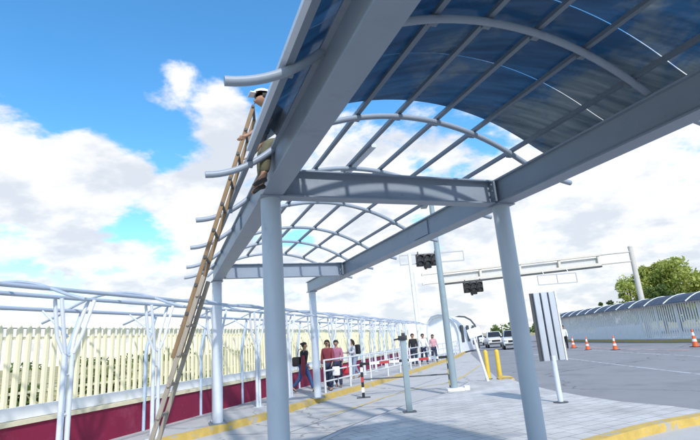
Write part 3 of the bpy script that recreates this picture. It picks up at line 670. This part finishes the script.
# broken kerb pieces beside the bollards
for i, (x, y, s, a) in enumerate(((4.78, 17.0, .22, .4), (5.0, 17.35, .16, 1.2), (4.9, 16.75, .12, 2.1))):
    m = MB(); vs = []
    for k in range(14):
        v = V((random.gauss(0, 1), random.gauss(0, 1), random.gauss(0, .6))).normalized(); vs.append(V((v.x * s * 1.3, v.y * s, v.z * s * .7)))
    bm = bmesh.new(); [bm.verts.new(v) for v in vs]; bmesh.ops.convex_hull(bm, input=bm.verts); me = bpy.data.meshes.new('kerb_fragment'); bm.to_mesh(me); bm.free(); me.materials.append(KERB if i < 2 else CONC)
    o = bpy.data.objects.new('kerb_fragment', me); COL.objects.link(o); o.location = (x, y, .0 if x > 4.85 and y < 17.2 else .12 + s * .1)
    o.location.z = .12 + s * .12 if i == 0 else s * .3
    tag(o, ('largest broken kerb piece by the yellow bollards', 'middle sized yellow kerb piece lying past the bollards', 'smallest grey concrete lump by the yellow bollards')[i], 'rubble', 'kerb pieces by the bollards')
# ribbed sign panel seen beside the right column
q = V((4.12, 10.85, .12)); pn = thing('ribbed_sign', 'white ribbed metal panel with dark slots on a round post beside the right column', 'sign', q)
px = V((1, .1, 0)).normalized(); py = V((-.1, 1, 0)).normalized(); PZ = .85; PHh = 1.45; PWd = .58
m = MB(); m.box(q + py * .03 + Z * (PZ + PHh / 2), (PWd, .02, PHh), (px, py, Z)); m.build('backing', DARK, pn, smooth=False)
for i, (u, w_) in enumerate(((-.155, .13), (.02, .135), (.19, .13))):
    m = MB(); m.box(q + px * u - py * .01 + Z * (PZ + PHh / 2), (w_, .06, PHh), (px, py, Z)); m.build('panel_strip', mat('grey_sign_back', (.43, .46, .50), .5, 0, .06, 4, rust=((.30, .29, .28), 3, .62)), pn, bevel=.006)
m = MB(); m.box(q + px * (PWd / 2 - .01) + Z * (PZ + PHh / 2), (.03, .09, PHh + .02), (px, py, Z)); m.build('side_flange', WHITE, pn)
m = MB(); m.tube([q, q + Z * (PZ + .1)], .055, 14); m.build('post', PALE, pn)
m = MB(); m.lathe(q, [(.15, 0), (.15, .014), (.07, .02)], 16); m.build('base_flange', DARK, pn)

# ------------------------------------------------------------------ cones
cn = thing('traffic_cone', 'tall orange cone nearest the road edge at the right of the picture', 'traffic cone', (18.92, 28.55, 0), 0, 'cones along the far road edge')
m = MB(); m.lathe((0, 0, .04), [(.2, 0), (.16, .16), (.135, .30), (.055, .86), (.035, 1.05), (.02, 1.07)], 18); local(m, 'cone', ORANGE, cn)
for q in ((.139, .30, .102, .52), (.085, .66, .059, .86)):
    m = MB(); m.lathe((0, 0, .04), [(q[0], q[1]), (q[2], q[3])], 18); local(m, 'white_band', WHITE, cn)
m = MB(); m.box((0, 0, .02), (.5, .5, .045)); local(m, 'base', BLACK, cn, bevel=.008); cn.scale = (.9,) * 3
for (x, y, l) in ((16.1, 31.9, 'tall orange cone in the middle of the row, in front of the far fence'), (15.6, 34.6, 'orange cone second from the person standing on the road'), (16.6, 39.2, 'farthest orange cone, nearest to the person standing on the road')):
    dup(cn, (x, y, 0), random.uniform(0, 1), l, scale=.8)

# ------------------------------------------------------------------ vehicles
def make_car(label, loc, rz):
    t = thing('parked_car', label, 'car', loc, rz, 'white cars on the far road')
    PAINT = mat('white_car_paint', (.74, .75, .76), .25, 0, .03, 3, spec=.6); GL = mat_glass('dark_car_glass', (.015, .02, .025)); CHR = mat('dull_chrome', (.5, .5, .52), .3, .8)
    # body: cross-sections along y (front at -y)
    S = [(-2.2, .50, .78, .80), (-2.1, .36, .98, .88), (-1.2, .34, 1.10, .93), (-.75, .34, 1.14, .94), (.9, .34, 1.16, .94), (1.9, .36, 1.12, .92), (2.15, .45, 1.0, .86)]
    m = MB(); vs = []
    for y, z0, z1, w in S: vs += [(-w, y, z0 + .1), (-w * .9, y, z0), (w * .9, y, z0), (w, y, z0 + .1), (w, y, z1 - .14), (w * .86, y, z1), (-w * .86, y, z1), (-w, y, z1 - .14)]
    n = 8; k = len(S); fs = [(i * n + a, i * n + (a + 1) % n, (i + 1) * n + (a + 1) % n, (i + 1) * n + a) for i in range(k - 1) for a in range(n)] + [tuple(range(n)), tuple(range((k - 1) * n, k * n))]
    m.add(vs, fs); body = local(m, 'body', PAINT, t, bevel=.03)
    m = MB(); C = [(-.95, 1.12, .80, .80), (-.35, 1.66, .66, .70), (1.3, 1.70, .66, .7), (2.0, 1.12, .8, .8)]; vs = []
    for y, z, w, _ in C: vs += [(-w, y, z), (w, y, z)]
    base = [(-.82, -.95, 1.1), (.82, -.95, 1.1), (.82, 2.0, 1.1), (-.82, 2.0, 1.1)]; top = [(-.66, -.3, 1.72), (.66, -.3, 1.72), (.66, 1.4, 1.74), (-.66, 1.4, 1.74)]
    m.add(base + top, [(4, 5, 6, 7), (0, 1, 5, 4), (1, 2, 6, 5), (2, 3, 7, 6), (3, 0, 4, 7)]); local(m, 'cabin', PAINT, t, bevel=.05)
    def quad(a, b, c, d, f=.1, out=.006):
        P = [V(a), V(b), V(c), V(d)]; ce = sum(P, V()) / 4; nn = (P[1] - P[0]).cross(P[3] - P[0]).normalized()
        if nn.dot(ce - V((0, .5, 1.2))) < 0: nn = -nn
        return MB().add([p.lerp(ce, f) + nn * out for p in P], [(0, 1, 2, 3)])
    local(quad(base[0], base[1], top[1], top[0]), 'windscreen', GL, t); local(quad(base[2], base[3], top[3], top[2], .15), 'rear_window', GL, t)
    local(quad(base[1], base[2], top[2], top[1], .14), 'side_window', GL, t); local(quad(base[3], base[0], top[0], top[3], .14), 'side_window', GL, t)
    m = MB(); m.box((0, -2.19, .74), (.9, .06, .2)); local(m, 'grille', BLACK, t)
    m = MB(); m.box((0, -2.2, .47), (1.5, .1, .16)); local(m, 'bumper', DARK, t, bevel=.02)
    for s in (-1, 1):
        m = MB(); m.box((s * .66, -2.15, .8), (.32, .1, .16)); local(m, 'headlight', CHR, t, bevel=.03)
        m = MB(); m.box((s * .98, -.75, 1.18), (.2, .1, .14)); local(m, 'mirror', BLACK, t, bevel=.03)
        for y in (-1.4, 1.35):
            m = MB(); a = V((s * .72, y, .36)); b = V((s * .95, y, .36)); m.tube([a, a.lerp(b, .1), a.lerp(b, .9), b], [.3, .36, .36, .3], 20); w = local(m, 'wheel', BLACK, t)
            m = MB(); m.tube([V((s * .90, y, .36)), V((s * .957, y, .36))], [.22, .2], 14); local(m, 'rim', CHR, w)
    return t
car = make_car('white car nearest on the far road, just left of the right column', (14.6, 48.0, 0), R_(-14))
dup(car, (15.2, 56.5, 0), R_(-10), 'second white car, behind the nearest one on the far road')
dup(car, (16.6, 70.0, 0), R_(-20), 'farthest white car on the far road, turning away')

# ------------------------------------------------------------------ gantry, signals
GY = 42.0; gt = thing('sign_gantry', 'long pale horizontal gantry beam spanning the road, tied to a concrete pole', 'gantry', (24.25, GY, 0))
gs = mat('pale_beige_gantry_paint', (.62, .58, .50), .55, 0, .06, 4)
def gz(x): return 6.0 + (x - 6.1) * .035
m = MB(); a, b = 7.5, 21.4
m.bar((a, GY, gz(a) + .95), (b, GY, gz(b) + .95), .35, .16); m.bar((a, GY, gz(a) + .12), (b, GY, gz(b) + .12), .35, .24)
ml = MB(); ml.bar((a, GY - .05, gz(a) - .07), (b, GY - .05, gz(b) - .07), .4, .13); ml.build('bottom_chord', DARK, gt)
x = a
while x < b: m.box((x, GY, gz(x) + .53), (.2, .2, .7)); x += 3.45
m.build('truss', gs, gt)
m = MB(); m.bar((a, GY + .2, gz(a) + .5), (b, GY + .2, gz(b) + .5), .03, .5); m.build('infill_panel', mat('pale_grey_infill', (.55, .55, .54), .6), gt)
for dz in (.95, .12):
    m = MB(); m.tube([(b, GY, gz(b) + dz), (24.2, GY, gz(24.2) + dz - .02)], .07, 8); m.build('tie_bar', CONCPOST, gt)
for dz in (.95, .12):
    m = MB(); m.tube([(5.9, GY, gz(5.9) + dz), (a, GY, gz(a) + dz)], .06, 8); m.lathe((5.9, GY, gz(5.9) + dz - .1), [(.1, 0), (.1, .2)], 10); m.build('end_bar', gs, gt)
m = MB(); m.tube([(24.25, GY, -.05), (24.25, GY, 7.9)], [.27, .19], 14); m.lathe((24.25, GY, 7.9), [(.2, 0), (.2, .12), (.1, .2)], 12); m.build('pole', CONCPOST, gt)
m = MB(); m.tube([(5.3, GY, -.05), (5.25, GY, 7.2)], .14, 12); m.build('slim_pole', WHITE, gt)
FRG = mat('grey_frame_paint', (.42, .43, .45), .5)
def frame_sign(x0, x1, z0, z1, y, par_, nm):
    m = MB()
    for z in (z0, z1): m.bar((x0, y, z), (x1, y, z), .07, .09)
    for x in (x0, x1, (x0 + x1) / 2): m.bar((x, y, z0), (x, y, z1), .06, .06, X)
    return m.build(nm, FRG, par_)
fr = frame_sign(15.6, 18.9, 5.25, 6.05, GY - .5, gt, 'empty_sign_frame')
m = MB()
for x in (16.2, 18.3): m.bar((x, GY - .46, 6.05), (x, GY - .1, gz(x) + .2), .05, .05)
m.build('hanger', WHITE, gt)
f2 = thing('signal_mast', 'thin white mast with an open rectangular frame beyond the walkway', 'mast', (4.4, 36, 0))
m = MB(); m.tube([(4.35, 36, -.05), (4.25, 36, 7.8)], .13, 12); m.build('mast', WHITE, f2)
frame_sign(3.5, 8.3, 7.05, 7.75, 36, f2, 'arm_frame')
def make_signal(label, loc, rz, s=1.0):
    t = thing('traffic_signal', label, 'traffic light', loc, rz, 'traffic signals over the road')
    m = MB()
    for x in (-.34, 0, .34): m.box((x, 0, -.40 if x else -.47), (.345, .2, .8 if x else .95))
    local(m, 'housing', BLACK, t, bevel=.04)
    for x in (-.34, 0, .34):
        for z in (-.22, -.62):
            m = MB(); n = 14; vs = []
            for yy in (-.1, -.3):
                for k in range(n + 1): a = math.pi * (-.15 + 1.3 * k / n); vs.append((x + .125 * math.cos(a), yy, z + .125 * math.sin(a)))
            m.add(vs, [(k, k + 1, n + 2 + k, n + 1 + k) for k in range(n)]); local(m, 'visor', BLACK, t)
            m = MB(); m.tube([(x, -.1, z), (x, -.115, z)], .11, 14); local(m, 'lens', mat('dark_lens', (.03, .025, .03), .2), t)
    m = MB(); m.tube([(-.4, 0, .0), (-.4, .0, .18)], .03, 8); m.tube([(.4, 0, 0), (.4, 0, .18)], .03, 8); m.tube([(-.1, 0, -.88), (-.1, 0, -1.02)], .05, 8); local(m, 'hanger', DARK, t)
    t.scale = (s,) * 3
    return t
SGL = make_signal('black traffic signal cluster hanging from the thin white mast frame, left of the tall post', (5.52, 35.9, 7.72), R_(4), 1.28); SGL.scale.x = 1.62; SGL.scale.z = 1.15
s2 = dup(SGL, (10.1, 41.8, 6.0), R_(-3), 'black traffic signal cluster hanging under the long gantry beam, right of the tall post')
m = MB(); m.bar((9.0, 41.9, 6.12), (11.2, 41.9, 6.16), .05, .05); m.build('signal_bracket', DARK, gt)

# ------------------------------------------------------------------ far right fence with arched roof
def rx(y): return 23.25 + max(0, (y - 40)) * .075 + max(0, (38 - y)) * .03
rw = thing('far_fence', 'long white picket fence wall under a blue arched roof across the road', 'fence', (23.3, 42, 0))
YS = [22 + k * 2.4 for k in range(20)]
WPL = mat('white_fence_paint', (.80, .80, .80), .6, 0, .06, 2, var2=((.66, .66, .64), .58, .74, 1.2))
fr_ = None
for k, (a, b) in enumerate(zip(YS, YS[1:])):
    A = V((rx(a), a, 0)); B = V((rx(b), b, 0)); solid = 1.25 if 8 <= k <= 11 else (.7 if k > 11 else .15)
    m = MB(); m.bar(A + Z * (.1 + solid / 2), B + Z * (.1 + solid / 2), .16, solid); pan = m.build('wall_panel', WPL, rw, smooth=False)
    m = MB(); nP = 9
    for j in range(nP):
        p = A.lerp(B, (j + .5) / nP); m.box(p + Z * ((.1 + solid + 2.75) / 2), (.025, .15, 2.75 - solid - .1))
    m.bar(A + Z * 2.72, B + Z * 2.72, .08, .1); m.build('picket_row', WPL, pan, smooth=False)
    m = MB(); m.box(A + Z * 1.4, (.12, .14, 2.8)); m.build('post', WPL, rw)
ROOFB = mat('blue_grey_roof_sheet', (.06, .08, .115), .6, 0, .2, 1.2, var2=((.13, .155, .20), .54, .66, 1.0), spec=.25)
for a, b in zip(YS, YS[1:]):
    m = MB(); n = 8; vs = []
    for zoff in (0, .03):
        for yy in (a + .02, b - .02):
            for k in range(n + 1):
                u = -.75 + 3.2 * k / n; vs.append((rx(yy) + u, yy, 2.72 + .62 * math.sin(math.pi * (u + .75) / 3.2) ** .8 + zoff))
    q = n + 1; fs = []
    for l_ in (0, 2 * q): fs += [(l_ + k, l_ + k + 1, l_ + q + k + 1, l_ + q + k) for k in range(n)]
    fs += [(k, k + 1, 2 * q + k + 1, 2 * q + k) for k in range(n)] + [(q + k, q + k + 1, 3 * q + k + 1, 3 * q + k) for k in range(n)] + [(0, q, 3 * q, 2 * q), (n, q + n, 3 * q + n, 2 * q + n)]
    m.add(vs, fs); m.build('roof_sheet', ROOFB, rw)
    m = MB(); P_ = []
    for k in range(n + 1):
        u = -.8 + 3.3 * k / n; P_.append((rx(a) + u, a, 2.745 + .62 * max(0, math.sin(math.pi * (u + .75) / 3.2)) ** .8))
    m.tube(P_, .05, 6); m.build('roof_rib', PALE, rw)
m = MB(); m.tube([(rx(y) - .6, y, 2.80) for y in YS], .05, 6); m.build('eave_rail', STEEL_D, rw)
fk = MB(); A = [(rx(y) - .75, y) for y in YS]; B = [(rx(y) - .45, y) for y in YS]; strip(fk, A, A, 0, .18); strip(fk, A, B, .18); structure('far_kerb', fk, KERB)
fp = MB(); strip(fp, B, [(rx(y) + 3, y) for y in YS], .18); structure('far_pavement', fp, WALK)

# ------------------------------------------------------------------ white covered passage at the end of the walkway
pc = thing('covered_passage', 'white arched covered passage with dark openings where the walkway ends', 'passage', (8.4, 47, 0))
pa = V((7.7, 44.8, 0)); pb = V((11.3, 53.2, 0)); pd = (pb - pa).normalized(); pn_ = V((pd.y, -pd.x, 0))
prof = [(u, .15 + (w - .15) * .9) for u, w in [(1.25, .15), (1.25, 2.0), (1.1, 2.75), (.75, 3.35), (.2, 3.75), (-.4, 3.85), (-1.0, 3.7), (-1.4, 3.2), (-1.5, 2.4), (-1.5, .15)]]
m = MB(); n = len(prof); inn = [(u * .95, w * .97 if w > .2 else w) for u, w in prof]
vs = [p + pn_ * u + Z * w for p in (pa, pb) for pr in (prof, inn) for u, w in pr]
fs = []
for i in range(n - 1):
    fs += [(i, i + 1, 2 * n + i + 1, 2 * n + i), (n + i, n + i + 1, 3 * n + i + 1, 3 * n + i), (i, i + 1, n + i + 1, n + i), (2 * n + i, 2 * n + i + 1, 3 * n + i + 1, 3 * n + i)]
m.add(vs, fs); m.build('vault', WHITE, pc)
m = MB(); m.add([pa + pd * .12 + pn_ * u * .97 + Z * w * .98 for u, w in prof], [tuple(range(n))]); m.add([pa + pd * .2 + pn_ * u * .97 + Z * w * .98 for u, w in prof], [tuple(range(n))]); m.build('end_wall', WHITE, pc)
for u, w in ((1.6, 1.2), (4.4, 1.2), (7.4, 1.2)):
    c = pa + pd * u + pn_ * 1.27; m = MB(); m.box(c + Z * (1.75 if w < 2 else 1.5), (.06, w * .9, 1.5 if w < 2 else 1.9), (pn_, pd, Z)); o = m.build('opening', mat('dark_opening', (.03, .035, .04), .4), pc)
m = MB(); m.tube([pa + pn_ * u * 1.03 + Z * (w * 1.02) - pd * .05 for u, w in prof], .07, 8); m.build('end_arch', PALE, pc)
m = MB(); m.tube([pb + pn_ * u * 1.05 + Z * (w * 1.03) for u, w in prof], .09, 8); m.build('end_arch', DARK, pc)

# ------------------------------------------------------------------ vegetation
def leaf_mat(name, c1, c2):
    M = bpy.data.materials.new(name); M.use_nodes = True; nt = M.node_tree; N = nt.nodes.new; L = nt.links.new; b = nt.nodes['Principled BSDF']; b.inputs['Roughness'].default_value = .6
    g = N('ShaderNodeNewGeometry'); mx = N('ShaderNodeMix'); mx.data_type = 'RGBA'; L(g.outputs['Random Per Island'], mx.inputs[0]); mx.inputs[6].default_value = c1 + (1,); mx.inputs[7].default_value = c2 + (1,)
    L(mx.outputs[2], b.inputs['Base Color']); tr = N('ShaderNodeBsdfTranslucent'); L(mx.outputs[2], tr.inputs[0]); ms = N('ShaderNodeMixShader'); ms.inputs[0].default_value = .35
    L(b.outputs[0], ms.inputs[1]); L(tr.outputs[0], ms.inputs[2]); L(ms.outputs[0], nt.nodes['Material Output'].inputs[0]); return M
LEAF_Y = leaf_mat('yellow_green_leaves', (.26, .31, .05), (.44, .48, .11)); LEAF_D = leaf_mat('dark_green_leaves', (.07, .12, .028), (.14, .20, .045)); LEAF_S = leaf_mat('shrub_leaves', (.17, .22, .06), (.34, .35, .13))
BARK = mat('bark', (.12, .09, .065), .9, 0, .25, 6, .5, 20)
def foliage(mb, clumps, nleaf, size, rnd):
    for (c, r) in clumps:
        for _ in range(nleaf):
            v = V((rnd.gauss(0, 1), rnd.gauss(0, 1), rnd.gauss(0, 1))).normalized() * (r * rnd.random() ** .45); p = V(c) + V((v.x, v.y, v.z * .8))
            a = V((rnd.gauss(0, 1), rnd.gauss(0, 1), rnd.gauss(0, 1))).normalized(); b = a.cross(V((rnd.gauss(0, 1), rnd.gauss(0, 1), rnd.gauss(0, 1)))).normalized(); s = size * rnd.uniform(.5, 1.4)
            mb.add([p - a * s, p - b * s * .45, p + a * s, p + b * s * .45], [(0, 1, 2, 3)])
def tree(label, loc, h, r, leaf, seed, nclump=26, nleaf=150, size=.16, th=None):
    rnd = random.Random(seed); t = thing('leafy_tree', label, 'tree', loc, 0, 'trees behind the far fence'); th = th or h * .35
    m = MB(); m.tube([(0, 0, -.1), (.05, 0, th * .6), (-.05, .1, th * 1.3), (.1, 0, h * .75)], [.24, .18, .13, .04], 10)
    cl = []
    for _ in range(nclump):
        a = rnd.uniform(0, 6.28); zz = rnd.uniform(th * .75, h * .92); f = (zz - th * .7) / (h - th * .7); rr = r * math.sin(math.pi * min(.97, .18 + .75 * f)) * rnd.uniform(.35, 1)
        cl.append(((rr * math.cos(a), rr * math.sin(a), zz), rnd.uniform(.16, .34) * r))
        if rnd.random() < .5: m.tube([(0, 0, th * rnd.uniform(.8, 1.3)), (rr * .5 * math.cos(a), rr * .5 * math.sin(a), zz * .85), cl[-1][0]], [.07, .05, .02], 6)
    local(m, 'trunk', BARK, t); m = MB(); foliage(m, cl, nleaf, size, rnd); local(m, 'crown', leaf, t, smooth=False); return t
tree('bright yellow green tree crown behind the far fence, largest and right of the pole', (40.0, 62, -.05), 8.9, 5.0, LEAF_Y, 3, 75, 240, .22)
tree('sparser green tree behind the far fence, just left of the pole', (33.4, 60, -.05), 7.6, 2.8, LEAF_Y, 5, 30, 140, .18)
tree('dark green tree low behind the far fence, between the two bright crowns', (35.6, 58, -.05), 5.8, 2.3, LEAF_D, 9, 22, 150, .16)
tree('small dark green tree at the left end of the row behind the far fence', (32.2, 64, -.05), 4.7, 1.6, LEAF_D, 11, 14, 140, .15)
tree('wide pale green tree at the right end of the row behind the far fence', (46.0, 64, -.05), 7.4, 3.6, LEAF_Y, 13, 28, 150, .19)
def shrub(label, loc, h, r, leaf, seed):
    rnd = random.Random(seed); t = thing('shrub', label, 'shrub', loc, 0, 'shrubs behind the palisade fence'); m = MB(); cl = []
    for k in range(12):
        a = rnd.uniform(0, 6.28); rr = r * rnd.uniform(.1, .9); c = (rr * math.cos(a), rr * math.sin(a), h * rnd.uniform(.25, .85)); cl.append((c, r * rnd.uniform(.25, .45))); m.tube([(0, 0, -.05), (c[0] * .5, c[1] * .5, c[2] * .5), c], [.03, .02, .008], 5)
    local(m, 'stems', BARK, t); m = MB(); foliage(m, cl, 60, .09, rnd); local(m, 'leaves', leaf, t, smooth=False); return t
rs = random.Random(21)
names = ['low green shrub seen between the pickets at the far left', 'round green shrub behind the pickets left of the first branching post', 'green shrub behind the pickets right of the first branching post', 'dry green shrub behind the pickets beside the second branching post', 'shrub behind the fence seen left of the ladder', 'shrub behind the fence seen right of the ladder', 'tall weedy shrub behind the fence near the left rear column', 'shrub behind the fence beyond the left rear column', 'shrub behind the fence by the walkers', 'farthest shrub behind the palisade fence']
for i, nm in enumerate(names):
    p = wp(5.6 + i * 1.9 + rs.uniform(-.4, .4), -2.2 - rs.uniform(0, 2.2) - (i > 5) * .6, -.06); shrub(nm, p, rs.uniform(1.1, 1.75), rs.uniform(.7, 1.05), LEAF_S if i % 3 else LEAF_D, 40 + i)
# dry grass beyond the fence
rg = random.Random(5); m = MB()
for _ in range(9000):
    w = rg.uniform(2, 45); d = -.5 - rg.random() ** 1.6 * 14; p = wp(w, d, -.06); h = rg.uniform(.3, .95); a = rg.uniform(0, 6.28); q = V((math.cos(a), math.sin(a), 0)) * .02; tip = p + V((rg.gauss(0, .15), rg.gauss(0, .15), h))
    m.add([p - q, p + q, tip], [(0, 1, 2)])
tag(m.build('dry_grass', leaf_mat('dry_grass_blades', (.62, .50, .22), (.46, .42, .17)), smooth=False), 'tall dry yellow grass growing behind the palisade fence', 'grass', kind='stuff')
# far wood along the horizon
rf = random.Random(8); m = MB(); cl = []
for k in range(150):
    a = R_(rf.uniform(-62, 42)); D = rf.uniform(260, 420); cl.append(((D * math.sin(a), D * math.cos(a), rf.uniform(.5, 3.0)), rf.uniform(3, 7)))
foliage(m, cl, 60, 1.3, rf)
tag(m.build('far_wood', LEAF_D, smooth=False), 'low line of far trees along the horizon', 'wood', kind='stuff')
